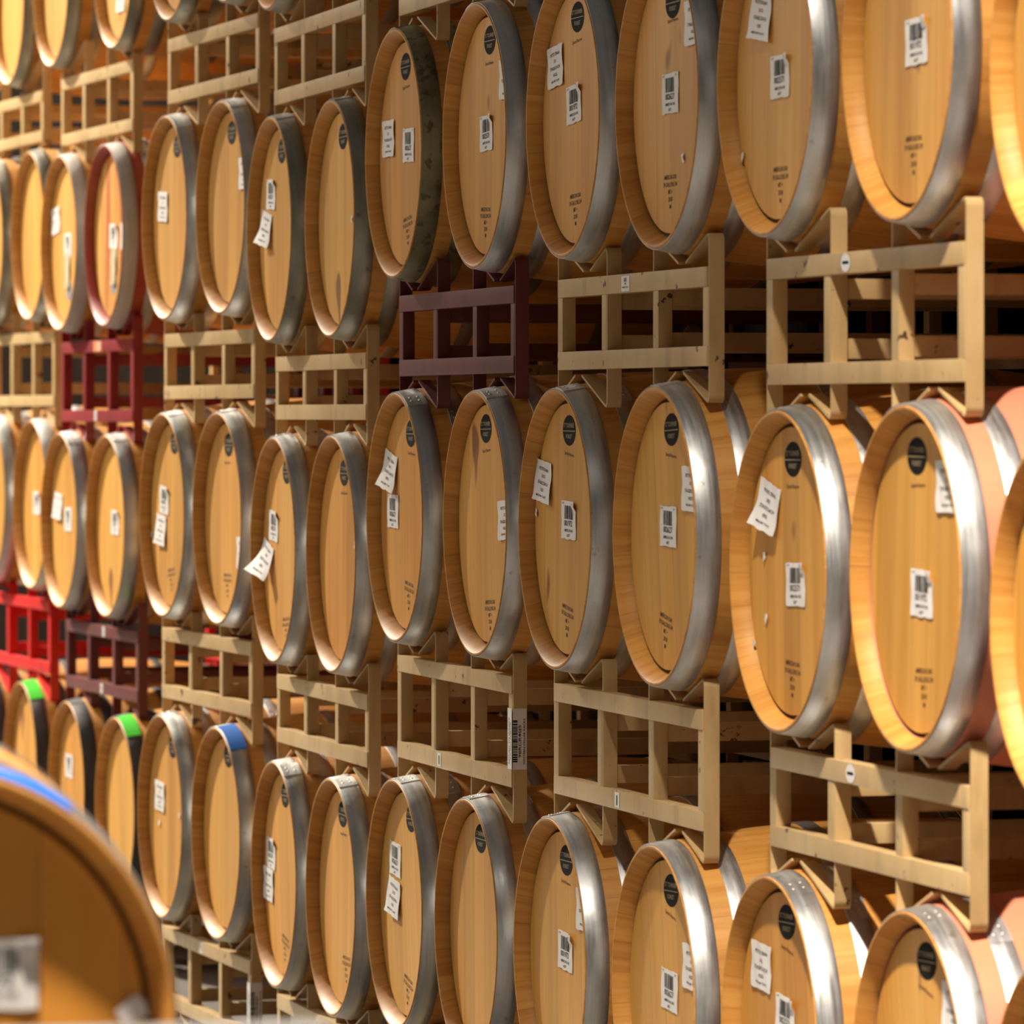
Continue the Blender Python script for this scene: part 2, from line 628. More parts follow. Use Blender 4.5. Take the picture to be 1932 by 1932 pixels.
def paper(w, h, curl=0.0, warp=0.0015, seed=0, corner=None):
    """sheet stapled at its top edge; curl lifts the lower end off the head (towards -Y)"""
    rnd = random.Random(seed)
    bm = bmesh.new()
    nx, nz = 8, 8
    g = []
    ph = rnd.uniform(0, 6)
    for j in range(nz + 1):
        row = []
        for i in range(nx + 1):
            x = -w / 2 + w * i / nx
            z = -h / 2 + h * j / nz
            t = 1 - j / nz
            y = -0.0008 - abs(warp * math.sin(i * 0.9 + ph + j * 0.5)) - curl * t * t * (1.2 - i / nx * 0.7)
            if corner and i > nx - 2 and j > nz - 2:
                y -= 0.006
            if i in (0, nx):
                z += rnd.uniform(-0.0006, 0.0006)
            if j in (0, nz):
                z += rnd.uniform(-0.0012, 0.0012)
            row.append((x, y, z))
        g.append(row)
    top = [[bm.verts.new(p) for p in row] for row in g]
    bot = [[bm.verts.new((p[0], p[1] + 0.0003, p[2])) for p in row] for row in g]
    for j in range(nz):
        for i in range(nx):
            bm.faces.new((top[j][i], top[j][i + 1], top[j + 1][i + 1], top[j + 1][i]))
            bm.faces.new((bot[j][i], bot[j + 1][i], bot[j + 1][i + 1], bot[j][i + 1]))
    for i in range(nx):
        bm.faces.new((top[0][i], bot[0][i], bot[0][i + 1], top[0][i + 1]))
        bm.faces.new((top[nz][i], top[nz][i + 1], bot[nz][i + 1], bot[nz][i]))
    for j in range(nz):
        bm.faces.new((top[j][0], top[j + 1][0], bot[j + 1][0], bot[j][0]))
        bm.faces.new((top[j][nx], bot[j][nx], bot[j + 1][nx], top[j + 1][nx]))

    def yat(x, z):
        fx = min(max((x + w / 2) / w * nx, 0), nx - 1e-4)
        fz = min(max((z + h / 2) / h * nz, 0), nz - 1e-4)
        i, j = int(fx), int(fz)
        a, b = fx - i, fz - j
        return (g[j][i][1] * (1 - a) + g[j][i + 1][1] * a) * (1 - b) + (g[j + 1][i][1] * (1 - a) + g[j + 1][i + 1][1] * a) * b
    return bm, yat


def drape(bm, yat):
    for v in bm.verts:
        v.co.y = yat(v.co.x, v.co.z) - 0.0006


def code_set(num, seed):
    """barcode label: sheet mesh + printing mesh"""
    bm, yat = paper(0.112, 0.078, 0, 0.0012, seed, corner=seed % 2)
    sheet = bm_mesh('barcode_label', bm, [M['paper']])
    bm = bmesh.new()
    rnd = random.Random(seed)
    x = -0.032
    while x < 0.030:
        wd = rnd.choice((0.0012, 0.0018, 0.0028))
        quad(bm, x, x + wd, 0.002, 0.030, 0)
        x += wd + rnd.choice((0.0012, 0.0014, 0.0024))
    text_into(bm, num, 0.016, -0.001, -0.007, 0, width=0.060)
    text_into(bm, 'AMERICAN OAK', 0.008, 0.002, -0.0215, 0, width=0.066)
    text_into(bm, '#27', 0.0075, 0.0, -0.0315, 0, width=0.02)
    text_into(bm, 'LOT', 0.005, -0.042, 0.034, 0, width=0.014)
    text_into(bm, '22', 0.005, 0.040, 0.034, 0, width=0.010)
    drape(bm, yat)
    ink = bm_mesh('printed_barcode', bm, [M['ink']])
    return sheet, ink


def name_set(lines, seed, curl, red=True):
    bm, yat = paper(0.118, 0.086, curl, 0.0025, seed)
    sheet = bm_mesh('paper_label', bm, [M['paper']])
    bm = bmesh.new()
    zs = (0.025, 0.0105, -0.004, -0.018, -0.031)
    ws = (0.070, 0.022, 0.076, 0.024, 0.066)
    hs = (0.0095, 0.009, 0.0095, 0.009, 0.006)
    for i, (s, z, w, h) in enumerate(zip(lines, zs, ws, hs)):
        text_into(bm, s, h, 0.002, z, 0, width=w, mi=1 if (red and i == 1) else 0)
    drape(bm, yat)
    ink = bm_mesh('printed_lettering', bm, [M['ink'], M['redink']])
    return sheet, ink


CODES = [code_set('002571', 1), code_set('002627', 2), code_set('001972', 3)]
A_ = ('PETITE SIRAH', '2022', 'STAGECOACH', '1025', 'MEDIUM TOAST')
B_ = ('PETITE SIRAH', '2021', 'STAGECOACH', '0925', 'MEDIUM TOAST')
NAMES = [name_set(A_, 1, 0.0), name_set(A_, 2, 0.008), name_set(B_, 3, 0.018, False), name_set(B_, 4, 0.042, False)]


def scrap_mesh(seed):
    rnd = random.Random(seed)
    bm = bmesh.new()
    n = 7
    vs = []
    for k in range(n):
        a = 2 * PI * k / n
        r = rnd.uniform(0.5, 1.0)
        vs.append((0.010 * r * math.cos(a), -0.001 - rnd.uniform(0, 0.004), 0.012 * r * math.sin(a)))
    a = [bm.verts.new(p) for p in vs]
    b = [bm.verts.new((p[0], p[1] + 0.0004, p[2])) for p in vs]
    bm.faces.new(a)
    bm.faces.new(b[::-1])
    for k in range(n):
        bm.faces.new((a[k], b[k], b[(k + 1) % n], a[(k + 1) % n]))
    return bm_mesh('paper_scrap', bm, [M['paper']])


SCR = [scrap_mesh(i) for i in range(3)]
bm, yat = paper(0.07, 0.115, 0.004, 0.004, 77)
for v in bm.verts:
    if v.co.z < -0.02:
        v.co.x *= 0.75
TORN = bm_mesh('torn_label', bm, [M['paper_torn']])
bm = bmesh.new()
bmesh.ops.create_circle(bm, cap_ends=True, segments=32, radius=0.034)
for v in bm.verts:
    v.co = Vector((v.co.x * 1.2, -0.0006, v.co.y))
GST = bm_mesh('brand_stamp', bm, [M['grey_ink']])


def tape_mesh(a0, a1):
    bm = bmesh.new()
    rows = []
    for k in range(9):
        an = math.radians(a0 + (a1 - a0) * k / 8)
        rows.append([bm.verts.new(((rad(yy) + q) * math.cos(an), yy, (rad(yy) + q) * math.sin(an)))
                     for yy, q in ((0.003, 0.0046), (0.048, 0.0046), (0.048, 0.0026), (0.003, 0.0026))])
    for a, b in zip(rows, rows[1:]):
        for k in range(4):
            bm.faces.new((a[k], a[(k + 1) % 4], b[(k + 1) % 4], b[k]))
    bm.faces.new(rows[0])
    bm.faces.new(rows[-1][::-1])
    bmesh.ops.recalc_face_normals(bm, faces=bm.faces[:])
    return bm_mesh('tape_strip', bm, [M['green']])


TAPE = tape_mesh(54, 86)


def barrel(name, x, y, z, yaw, ft, hoop='galv', body='stave', head='head', roll=0, tape=None, label='', group=None, seed=0, rz_extra=0.0):
    """x,y,z is the centre of the front rim; the thing's base sits below the middle of its bilge"""
    ya = math.radians(yaw) + rz_extra
    bx = x - math.sin(ya) * LEN / 2
    by = y + math.cos(ya) * LEN / 2
    t = empty(name, (bx, by, z - RB), ya)
    tag(t, label, 'barrel', group)
    o0 = Vector((0, -LEN / 2, RB))
    R = math.radians(roll)
    b = place('barrel_body', ME['body'], t, o0, (0, R, 0), M[body])
    place('barrel_head', ME['head'], t, o0 + Vector((0, HEAD_Y, 0)), (0, R, 0), M[head])
    place('barrel_head', ME['head'], t, o0 + Vector((0, LEN - HEAD_Y - 0.016, 0)), (0, R * 2 + 0.4, 0), M['head'])
    rs = math.radians(((seed * 47) % 40) - 14)
    for i in range(6):
        place('hoop', ME['hoop%d' % i], t, o0, (0, rs + (0.3 * i if i else 0), 0), M[hoop])
    hy = o0.y + HEAD_Y

    def at(u, w, dy=0.0):
        return (u, hy - dy, RB + w)
    k = 0.65
    if 'stamp' in ft:
        u, w = ft['stamp'][:2]
        if w > 0:
            s = place('brand_stamp', ME['stamp'], t, at(u, w, 0.0006), (0, R * 0.2, 0))
            place('stamp_lettering', ME['stamp_text'], s, (0, -0.0005, 0))
        else:
            place('brand_stamp', GST, t, at(u, w, 0.0))['label'] = 'grey blue oval stamp'
    if 'text' in ft:
        u, w, r = ft['text']
        place('burnt_lettering', ME['script'], t, at(u, w, 0.0006), (0, -math.radians(r * k), 0))
    if 'bottom' in ft:
        u, w, r = ft['bottom']
        place('burnt_lettering', ME['bottom'], t, at(u, w, 0.0006), (0, -math.radians(r * k), 0))
    if 'code' in ft:
        u, w, r = ft['code']
        sh, ink = CODES[seed % 3]
        s = place('barcode_label', sh, t, at(u, w, 0.0004), (0, -math.radians(r * k), 0))
        place('printed_barcode', ink, s)
    if 'name' in ft:
        u, w, r = ft['name']
        sh, ink = NAMES[3 if r <= -20 else (2 if r <= -14 else (1 if r < -5 else 0))]
        s = place('paper_label', sh, t, at(u, w, 0.0010), (0, -math.radians(r * k), 0))
        place('printed_lettering', ink, s)
    if 'torn' in ft:
        place('torn_label', TORN, t, at(*ft['torn'][:2], 0.0004))
    for i, (u, w) in enumerate(ft.get('scrap', [])):
        place('paper_scrap', SCR[(seed + i) % 3], t, at(u, w, 0.0004), (0, 0.7 * i, 0))
    if tape:
        place('tape_strip', TAPE, t, o0, (0, 0, 0), M[tape])['label'] = tape + ' tape strip stuck over the front hoop'
    return t


# ------------------------------------------------------------------ barrel rack
PHI = math.radians(19)
TP, CP = math.tan(PHI), math.cos(PHI)
FW = 0.033   # strip width
RY = 0.0505   # rack front face behind the barrel rim
BY = LEN - RY - FW


def rack(name, xm, ym, yaw, ups, los, zfloor, matname, label, stickers=(), group=None):
    """ups/los: [(x, z)] barrel axes carried above / stood on below, in world x; local frame at the rack's middle"""
    ya = math.radians(yaw)
    mat = M[matname]
    RC = rad(RY + FW) + 0.0005
    hw = 0.55
    xs = (-hw, -0.17, 0.17, hw)

    def loc(xw):
        return (xw - xm) / math.cos(ya)
    ups = [(loc(a), b) for a, b in sorted(ups)]
    los = [(loc(a), b) for a, b in sorted(los)] if los else None
    ztr = min(b for a, b in ups) - RC - 0.024        # top of the upper rail
    if los:
        zbr = max(b for a, b in los) + RC + 0.024    # underside of the lower rail
    else:
        zbr = zfloor + 0.045
    zb = zbr - 0.05 if los else zfloor
    t = empty(name, (xm, ym, zb), ya)
    tag(t, label, 'barrel rack', group)
    RT = 0.038
    T = 0.005
    O = Vector((0, 0, -zb))
    for fy in (RY, BY):
        for z0, z1 in ((ztr - RT, ztr), (zbr, zbr + RT)):
            bm = bmesh.new()
            box(bm, -hw + T, hw - T, fy, fy + FW - 0.002, z0, z1, 0.002)
            mesh_obj('cross_rail', bm, mat, t, O)
        for i, xx in enumerate(xs):
            # square post between the rails
            sgn = 1 if i in (0, 2) else -1   # the post stands on this side of the strip
            bm = bmesh.new()
            a, b = sorted((xx + sgn * T / 2, xx + sgn * 0.037))
            box(bm, a, b, fy + 0.002, fy + FW - 0.002, zbr + RT, ztr - RT, 0.002)
            mesh_obj('post', bm, mat, t, O)
            # bent strip: cradle for the barrel above, post cover, foot on the barrel below
            path = []
            xb, zu = ups[0 if i < 2 else 1]

            def top(xq):
                return zu - (RC + T / 2) / CP - 0.0015 + abs(xq - xb) * TP
            dirn = 1 if xb > xx else -1
            inner = xb - dirn * 0.025
            path.append((inner, max(top(inner), ztr + 0.001)))
            rr = 0.016
            path.append((xx + dirn * rr * 1.3, top(xx + dirn * rr * 1.3)))
            zt = top(xx)
            path.append((xx + dirn * rr * 0.5, zt - 0.004))
            path.append((xx + dirn * rr * 0.12, zt - 0.009))
            path.append((xx, zt - 0.018))
            if los:
                xl, zl = los[0 if i < 2 else 1]

                def bot(xq):
                    return zl + (RC + T / 2) / CP + 0.0015 - abs(xq - xl) * TP
                dl = 1 if xl > xx else -1
                zo = bot(xx)
                path.append((xx, zo + 0.018))
                path.append((xx + dl * rr * 0.12, zo + 0.009))
                path.append((xx + dl * rr * 0.5, zo + 0.004))
                path.append((xx + dl * rr * 1.3, bot(xx + dl * rr * 1.3)))
                il = xl - dl * 0.025
                path.append((il, min(bot(il), zbr - 0.001)))
            else:
                path.append((xx, zfloor + 0.018))
                path.append((xx + dirn * 0.002, zfloor + 0.008))
                path.append((xx + dirn * 0.010, zfloor + 0.0028))
                path.append((xx + dirn * 0.050, zfloor + 0.0028))
                path.append((xx + dirn * 0.150, zbr - 0.001))
            bm = bmesh.new()
            strip(bm, path, fy + 0.003, fy + FW, T)
            mesh_obj('saddle_strap', bm, mat, t, O)
    for xx in xs[1:3]:
        sg = -1 if xx < 0 else 1
        zi = min(0.044, (ztr - zbr - 2 * RT) * 0.28)
        for z0, z1 in ((ztr - RT - zi, ztr - zi), (zbr + zi, zbr + RT + zi)):
            bm = bmesh.new()
            a, b = sorted((xx + sg * 0.003, xx + sg * 0.034))
            box(bm, a, b, RY + FW - 0.003, BY + 0.002, z0 + 0.001, z1 - 0.001, 0.002)
            mesh_obj('side_rail', bm, mat, t, O)
    for st in stickers:
        kind, where, pos = st
        bm = bmesh.new()
        if where == 'rail_top' or where == 'rail_low':
            zc = (ztr - RT / 2) if where == 'rail_top' else (zbr + RT / 2)
            yy = RY - 0.0008
            if kind == 'round':
                n = 24
                bm.faces.new([bm.verts.new((pos + 0.026 * math.cos(2 * PI * k / n), yy, zc + 0.0165 * math.sin(2 * PI * k / n))) for k in range(n)][::-1])
                quad(bm, pos - 0.017, pos + 0.017, zc - 0.002, zc + 0.003, yy - 0.0004, 1)
            elif kind == 'orange':
                quad(bm, pos - 0.05, pos + 0.07, zc - 0.017, zc + 0.017, yy, 2)
                quad(bm, pos + 0.018, pos + 0.028, zc - 0.013, zc + 0.013, yy - 0.0004, 0)
                quad(bm, pos + 0.034, pos + 0.040, zc - 0.013, zc + 0.013, yy - 0.0004, 0)
            elif kind == 'slip':
                quad(bm, pos - 0.017, pos + 0.017, zc - 0.015, zc + 0.016, yy, 0)
                quad(bm, pos - 0.004, pos + 0.003, zc - 0.010, zc + 0.010, yy - 0.0004, 1)
            else:
                quad(bm, pos - 0.030, pos + 0.030, zc - 0.016, zc + 0.015, yy, 0)
                for k in range(8):
                    quad(bm, pos - 0.010 + k * 0.0025, pos - 0.009 + k * 0.0025, zc + 0.003, zc + 0.011, yy - 0.0004, 1)
                text_into(bm, '54', 0.006, pos, zc - 0.001, yy - 0.0004, width=0.012, mi=1)
                text_into(bm, 'BARREL RACK', 0.005, pos, zc - 0.008, yy - 0.0004, width=0.046, mi=1)
        else:
            # long barcode sticker wrapped round the right-hand post
            zc = pos
            hh = 0.066
            xo = hw + 0.0032
            vs = [bm.verts.new(p) for p in ((xo, RY + 0.001, zc - hh), (xo, RY + FW - 0.001, zc - hh), (xo, RY + FW - 0.001, zc + hh), (xo, RY + 0.001, zc + hh))]
            bm.faces.new(vs)
            vs = [bm.verts.new(p) for p in ((hw - 0.036, RY - 0.0006, zc - hh), (hw, RY - 0.0006, zc - hh), (hw, RY - 0.0006, zc + hh), (hw - 0.036, RY - 0.0006, zc + hh))]
            bm.faces.new(vs)
            tb = bmesh.new()
            rnd = random.Random(5)
            zz = -0.050
            while zz < 0.040:
                wd = rnd.choice((0.0012, 0.002, 0.003))
                quad(tb, -0.016, -0.005, zz, zz + wd, 0, 0)
                zz += wd + rnd.choice((0.001, 0.0016, 0.0022))
            text_into(tb, '98RCR40J5', 0.0085, 0.0005, -0.005, 0, width=0.070, vert=True)
            text_into(tb, 'WESTERN CELLAR RACKS', 0.006, 0.0105, -0.006, 0, width=0.100, vert=True)
            vm = {}
            for v in tb.verts:
                vm[v] = bm.verts.new((xo + 0.0005, RY + FW / 2 + v.co.x * 0.98, zc + v.co.z))
            for fa in tb.faces:
                q = bm.faces.new([vm[v] for v in fa.verts])
                q.material_index = 1
            tb.free()
            tb = bmesh.new()
            text_into(tb, 'RETURN TO WINERY', 0.010, 0, -0.004, 0, width=0.10, vert=True)
            text_into(tb, 'DO NOT REMOVE', 0.007, 0.011, -0.004, 0, width=0.08, vert=True)
            vm = {}
            for v in tb.verts:
                vm[v] = bm.verts.new((hw - 0.020 + v.co.x, RY - 0.0011, zc + v.co.z))
            for fa in tb.faces:
                q = bm.faces.new([vm[v] for v in fa.verts])
                q.material_index = 1
            tb.free()
        mesh_obj('sticker', bm, [M['paper'], M['ink'], M['orange']], t, O, smooth=False)
    return t


# ------------------------------------------------------------------ setting
m, nt, p = new_mat('sealed_concrete')
v, _ = obj_coord(nt, (1, 1, 1), False)
L(nt, ramp(nt, noise(nt, v, 1.7, 6), [(0.3, (0.09, 0.08, 0.07)), (0.7, (0.15, 0.135, 0.12))]), p.inputs['Base Color'])
p.inputs['Roughness'].default_value = 0.55
M['floor'] = m
m, nt, p = new_mat('deep_shade_wall')
v, _ = obj_coord(nt, (1, 1, 1), False)
L(nt, ramp(nt, noise(nt, v, 2.0, 5), [(0.3, (0.008, 0.006, 0.005)), (0.7, (0.014, 0.010, 0.008))]), p.inputs['Base Color'])  # near-black colour stands in for the deep shade behind the racks
p.inputs['Roughness'].default_value = 0.95
p.inputs['Specular IOR Level'].default_value = 0.0
M['wall_shade'] = m

bm = bmesh.new()
box(bm, -40, 3, -7, 1.5, -0.12, 0.0)
tag(mesh_obj('floor', bm, M['floor'], smooth=False), None, None, kind='structure')
bm = bmesh.new()
box(bm, -40, 3, 1.5, 1.7, 0.0, 7.5)
tag(mesh_obj('shade_wall_right', bm, M['wall_shade'], smooth=False), None, None, kind='structure')  # unseen wall added to block side light and end sight lines in dark
bm = bmesh.new()
box(bm, -40.2, -40, -7, 1.7, 0.0, 7.5)
tag(mesh_obj('shade_wall_end', bm, M['wall_shade'], smooth=False), None, None, kind='structure')  # added end wall, keeps the gaps between racks dark

# ------------------------------------------------------------------ data: every barrel of the stacks
ROWN = ['cut-off top row', 'upper row', 'middle row', 'lower row']
BARRELS = [
('D2', 0, -13.024, 0.0121, 3.079, -0.6, 'dull', 'stave', 'head', None, -1, {}, 'oak barrel almost wholly above the picture, cut-off top row, seventh from the left'),
('D1', 0, -13.776, 0.0199, 3.079, -0.6, 'dull', 'stave', 'head', None, 1, {}, 'oak barrel bottom just above a tan rack, cut-off top row, sixth from the left'),
('E2', 0, -14.51, 0.0572, 3.153, 1.8, 'dull', 'stave', 'head', None, 3, {}, 'oak barrel bottom barely inside the top edge, cut-off top row, fifth from the left'),
('E1', 0, -15.203, 0.0354, 3.15, 1.8, 'dull', 'stave', 'head', None, -2, {}, 'oak barrel tip with pale chime, cut-off top row, fourth from the left'),
('F2', 0, -17.058, 0.2152, 3.195, 2.0, 'dull', 'stave', 'head', None, 0, {'name': (-0.005, -0.13, 0), 'bottom': (-0.012, -0.167, 0)}, 'dull-hooped oak barrel with white slip low on head, cut-off top row, third from the left'),
('F1', 0, -18.019, 0.1817, 3.195, 2.0, 'dull', 'stave', 'head', None, 2, {}, 'amber-headed oak barrel with dull hoop, cut-off top row, second from the left'),
('G2', 0, -18.98, 0.1938, 3.19, 2.0, 'dull', 'stave', 'head', None, -3, {}, 'shaded oak barrel cut by both edges, cut-off top row, first from the left'),
('Z1', 1, -7.938, 0.012, 2.294, 0, 'galv', 'stave', 'head', None, -1, {}, 'bright-chimed oak barrel cut by picture edge, upper row, first from the right'),
('A2', 1, -8.696, 0.012, 2.361, 0, 'galv', 'stave', 'head', None, 1, {'code': (0.028, 0.011, 2), 'bottom': (0.011, -0.179, 0)}, 'oak barrel with one barcode label and no stamp, upper row, second from the right'),
('A1', 1, -9.444, 0.012, 2.36, 0, 'galv', 'stave', 'head', None, 3, {'name': (-0.097, 0.115, -12), 'code': (0.013, -0.001, 1), 'bottom': (0.013, -0.197, 0), 'scrap': [(-0.213, -0.136)]}, 'oak barrel with pointed label hanging above barcode, upper row, third from the right'),
('B2', 1, -10.121, 0.005, 2.356, 0, 'galv', 'stave', 'head', None, -2, {'stamp': (0.02, 0.186), 'text': (0.02, 0.151, 2), 'name': (0.168, 0.137, 0), 'code': (0.006, 0.011, 0), 'bottom': (0.002, -0.179, 0), 'scrap': [(0.096, -0.117)]}, 'oak barrel with label half behind hoop, upper row, fourth from the right'),
('B1', 1, -10.815, 0.005, 2.358, 0, 'galv', 'stave', 'head', None, 0, {'stamp': (0.017, 0.204), 'text': (0.013, 0.155, 6), 'name': (-0.151, 0.113, 6), 'code': (-0.008, 0.027, 5), 'bottom': (0.0, -0.19, 3)}, 'oak barrel with two labels and split board, upper row, fifth from the right'),
('C2', 1, -11.561, 0.0067, 2.356, -0.3, 'galv', 'stave', 'head', None, 2, {'stamp': (0.031, 0.207), 'text': (0.027, 0.157, 0), 'name': (0.185, 0.113, -3), 'code': (0.003, 0.006, 2), 'bottom': (-0.007, -0.189, -3)}, 'cracked-head oak barrel with black stamp, upper row, sixth from the right'),
('C1', 1, -12.344, 0.0108, 2.353, -0.3, 'corroded', 'stave', 'head', None, -3, {'stamp': (0.009, 0.202), 'text': (0.014, 0.154, 4), 'name': (-0.161, 0.043, 0), 'code': (0.041, 0.018, -3), 'bottom': (0.03, -0.18, 8)}, 'oak barrel with corroded hoop and two labels, upper row, seventh from the right'),
('D2', 1, -13.024, 0.0121, 2.225, -0.6, 'dull', 'stave', 'head', None, -1, {'stamp': (0.028, 0.2), 'scrap': [(0.138, -0.005)]}, 'unlabelled oak barrel with black stamp, upper row, eighth from the right'),
('D1', 1, -13.77, 0.0199, 2.224, -0.6, 'dull', 'stave', 'head', None, 1, {'stamp': (0.031, 0.2), 'code': (-0.106, 0.094, -4), 'name': (-0.155, 0.006, -14)}, 'dull-hooped oak barrel with curling label, upper row, seventh from the left'),
('E2', 1, -14.574, 0.0552, 2.31, 1.8, 'galv', 'stave', 'head', None, 3, {'stamp': (0.023, 0.202), 'name': (0.174, 0.087, 0)}, 'oak barrel with stamp near its hoop, upper row, sixth from the left'),
('E1', 1, -15.262, 0.0336, 2.305, 1.8, 'galv', 'stave', 'head', None, -2, {'stamp': (0.047, 0.201), 'name': (-0.13, 0.037, -5)}, 'oak barrel with one leaning white label, upper row, fifth from the left'),
('F2', 1, -17.196, 0.2104, 2.317, 2.0, 'white', 'stave_red', 'head_red', None, 0, {'code': (0.027, -0.002, -4), 'name': (0.202, -0.006, 0), 'torn': (0.035, -0.1, 0), 'stamp': (0.027, -0.154)}, 'red-stained oak barrel with whitish hoops, upper row, fourth from the left'),
('F1', 1, -17.893, 0.1861, 2.314, 2.0, 'white', 'stave', 'head', None, 2, {'name': (-0.164, 0.08, 8), 'code': (0.023, -0.007, 0), 'torn': (0.023, -0.092, 0), 'stamp': (0.039, -0.158)}, 'whitish-hooped oak barrel with torn label, upper row, third from the left'),
('G2', 1, -18.628, 0.2061, 2.361, 2.0, 'dull', 'stave', 'head', None, -3, {}, 'shaded oak barrel half behind its neighbour, upper row, second from the left'),
('G1', 1, -19.356, 0.1807, 2.358, 2.0, 'dull', 'stave', 'head', None, -1, {}, 'dull hoop of barrel cut by left edge, upper row, first from the left'),
('Z1', 2, -7.937, 0.012, 1.424, 0, 'galv', 'stave', 'head', None, 1, {}, 'oak barrel cut by right picture edge, middle row, first from the right'),
('A2', 2, -8.654, 0.012, 1.475, 0, 'galv', 'stave_pink', 'head', None, 3, {'stamp': (-0.014, 0.204), 'text': (-0.008, 0.155, 2), 'name': (0.15, 0.155, 0), 'code': (0.014, -0.025, -2), 'bottom': (0.022, -0.182, 2)}, 'oak barrel with pink-stained staves and barcode label, middle row, second from the right'),
('A1', 2, -9.365, 0.012, 1.467, 0, 'galv', 'stave', 'head', None, -2, {'stamp': (0.009, 0.201), 'text': (0.009, 0.152, 0), 'name': (-0.125, 0.114, -18), 'code': (0.028, -0.023, 2), 'bottom': (0.006, -0.194, -3), 'scrap': [(-0.145, -0.09), (-0.221, -0.141), (-0.158, 0.023)]}, 'oak barrel with tilted label and paper scraps, middle row, third from the right'),
('B2', 2, -10.139, 0.005, 1.513, 0, 'galv', 'stave', 'head', None, -9, {'stamp': (0.028, 0.206), 'text': (0.025, 0.156, -6), 'name': (0.168, 0.093, -3), 'code': (0.01, 0.019, -2), 'bottom': (-0.012, -0.185, -12)}, 'oak barrel with barcode label, slanted burnt text, middle row, fourth from the right'),
('B1', 2, -10.88, 0.005, 1.512, 0, 'galv', 'stave', 'head', None, 2, {'stamp': (0.017, 0.203), 'text': (0.017, 0.154, -8), 'name': (-0.178, 0.096, -10), 'code': (0.017, 0.018, -2), 'bottom': (0.001, -0.191, -10), 'scrap': [(-0.239, 0.029)]}, 'oak barrel with two labels under its stamp, middle row, fifth from the right'),
('C2', 2, -11.557, 0.0067, 1.51, -0.3, 'galv', 'stave', 'head', None, -3, {'stamp': (-0.008, 0.207), 'text': (-0.003, 0.159, 5), 'name': (0.169, 0.011, 5), 'bottom': (0.03, -0.199, 4)}, 'oak barrel with long label along its hoop, middle row, sixth from the right'),
('C1', 2, -12.334, 0.0108, 1.509, -0.3, 'galv', 'stave', 'head', None, -1, {'stamp': (0.052, 0.195), 'text': (0.058, 0.148, -5), 'name': (-0.145, 0.106, -16), 'code': (-0.128, 0.012, -2), 'bottom': (0.031, -0.182, -8)}, 'oak barrel with curled label above its barcode, middle row, seventh from the right'),
('D2', 2, -13.011, 0.0119, 1.407, -0.6, 'galv', 'stave', 'head', None, 1, {'stamp': (0.028, 0.198), 'text': (0.028, 0.149, 0), 'scrap': [(0.161, 0.023)]}, 'oak barrel without labels and dark-streaked chime, middle row, eighth from the right'),
('D1', 2, -13.722, 0.0194, 1.4, -0.6, 'galv', 'stave', 'head', None, 3, {'stamp': (0.044, 0.201), 'code': (-0.119, 0.059, -5), 'name': (-0.182, -0.028, -22), 'bottom': (0.037, -0.205, 6)}, 'oak barrel with label dangling over its chime, middle row, seventh from the left'),
('E2', 2, -14.613, 0.054, 1.464, 1.8, 'galv', 'stave', 'head', None, -2, {'stamp': (0.024, 0.2), 'text': (0.011, 0.152, 0), 'bottom': (0.011, -0.183, 0), 'name': (0.189, -0.09, 0)}, 'clean yellow-headed oak barrel, stamp at top, middle row, sixth from the left'),
('E1', 2, -15.293, 0.0326, 1.461, 1.8, 'galv', 'stave', 'head', None, 0, {'stamp': (0.042, 0.205), 'code': (-0.086, 0.041, -5), 'name': (-0.12, -0.044, -8), 'bottom': (0.002, -0.184, 8), 'scrap': [(-0.236, -0.06)]}, 'oak barrel with two overlapping left-hand labels, middle row, fifth from the left'),
('F2', 2, -17.173, 0.2112, 1.391, 2.0, 'galv', 'stave', 'head', None, 2, {'code': (0.026, 0.012, -2)}, 'unstamped oak barrel with single barcode label, middle row, fourth from the left'),
('F1', 2, -17.89, 0.1862, 1.396, 2.0, 'galv', 'stave', 'head', None, -3, {'name': (-0.129, 0.046, -8), 'code': (0.024, 0.004, 0)}, 'unstamped oak barrel with two small labels, middle row, third from the left'),
('G2', 2, -18.591, 0.2074, 1.437, 2.0, 'galv', 'stave', 'head', None, -1, {'code': (-0.014, 0.005, 0)}, 'oak barrel with barcode label half hidden, middle row, second from the left'),
('G1', 2, -19.313, 0.1822, 1.448, 2.0, 'galv', 'stave', 'head', None, 1, {}, 'grey hoop of barrel cut by left edge, middle row, first from the left'),
('Z1', 3, -7.937, 0.012, 0.619, 0, 'galv', 'stave', 'head', None, 3, {}, 'oak barrel arc in bottom right corner, lower row, first from the right'),
('A2', 3, -8.637, 0.012, 0.632, 0, 'galv', 'stave_pink', 'head', None, -10, {'stamp': (0.019, 0.208), 'text': (0.016, 0.158, -16), 'name': (0.164, 0.141, -3)}, 'oak barrel with pink staves cut by bottom edge, lower row, second from the right'),
('A1', 3, -9.415, 0.012, 0.627, 0, 'galv', 'stave', 'head', None, -8, {'stamp': (0.022, 0.208), 'text': (0.025, 0.158, -12), 'name': (-0.126, 0.114, -4), 'code': (0.016, 0.035, -5)}, 'oak barrel with label left of its stamp, lower row, third from the right'),
('B2', 3, -10.145, 0.005, 0.627, 0, 'galv', 'stave', 'head', None, -9, {'stamp': (0.032, 0.204), 'text': (0.028, 0.156, -14), 'name': (0.179, 0.069, -3), 'code': (0.024, 0.011, -4)}, 'oak barrel with barcode and half-hidden label, lower row, fourth from the right'),
('B1', 3, -10.92, 0.005, 0.625, 0, 'galv', 'stave', 'head', None, -3, {'stamp': (0.034, 0.203), 'text': (0.03, 0.157, -6), 'name': (0.181, 0.113, 0), 'code': (0.03, 0.015, -3)}, 'oak barrel with barcode label low on head, lower row, fifth from the right'),
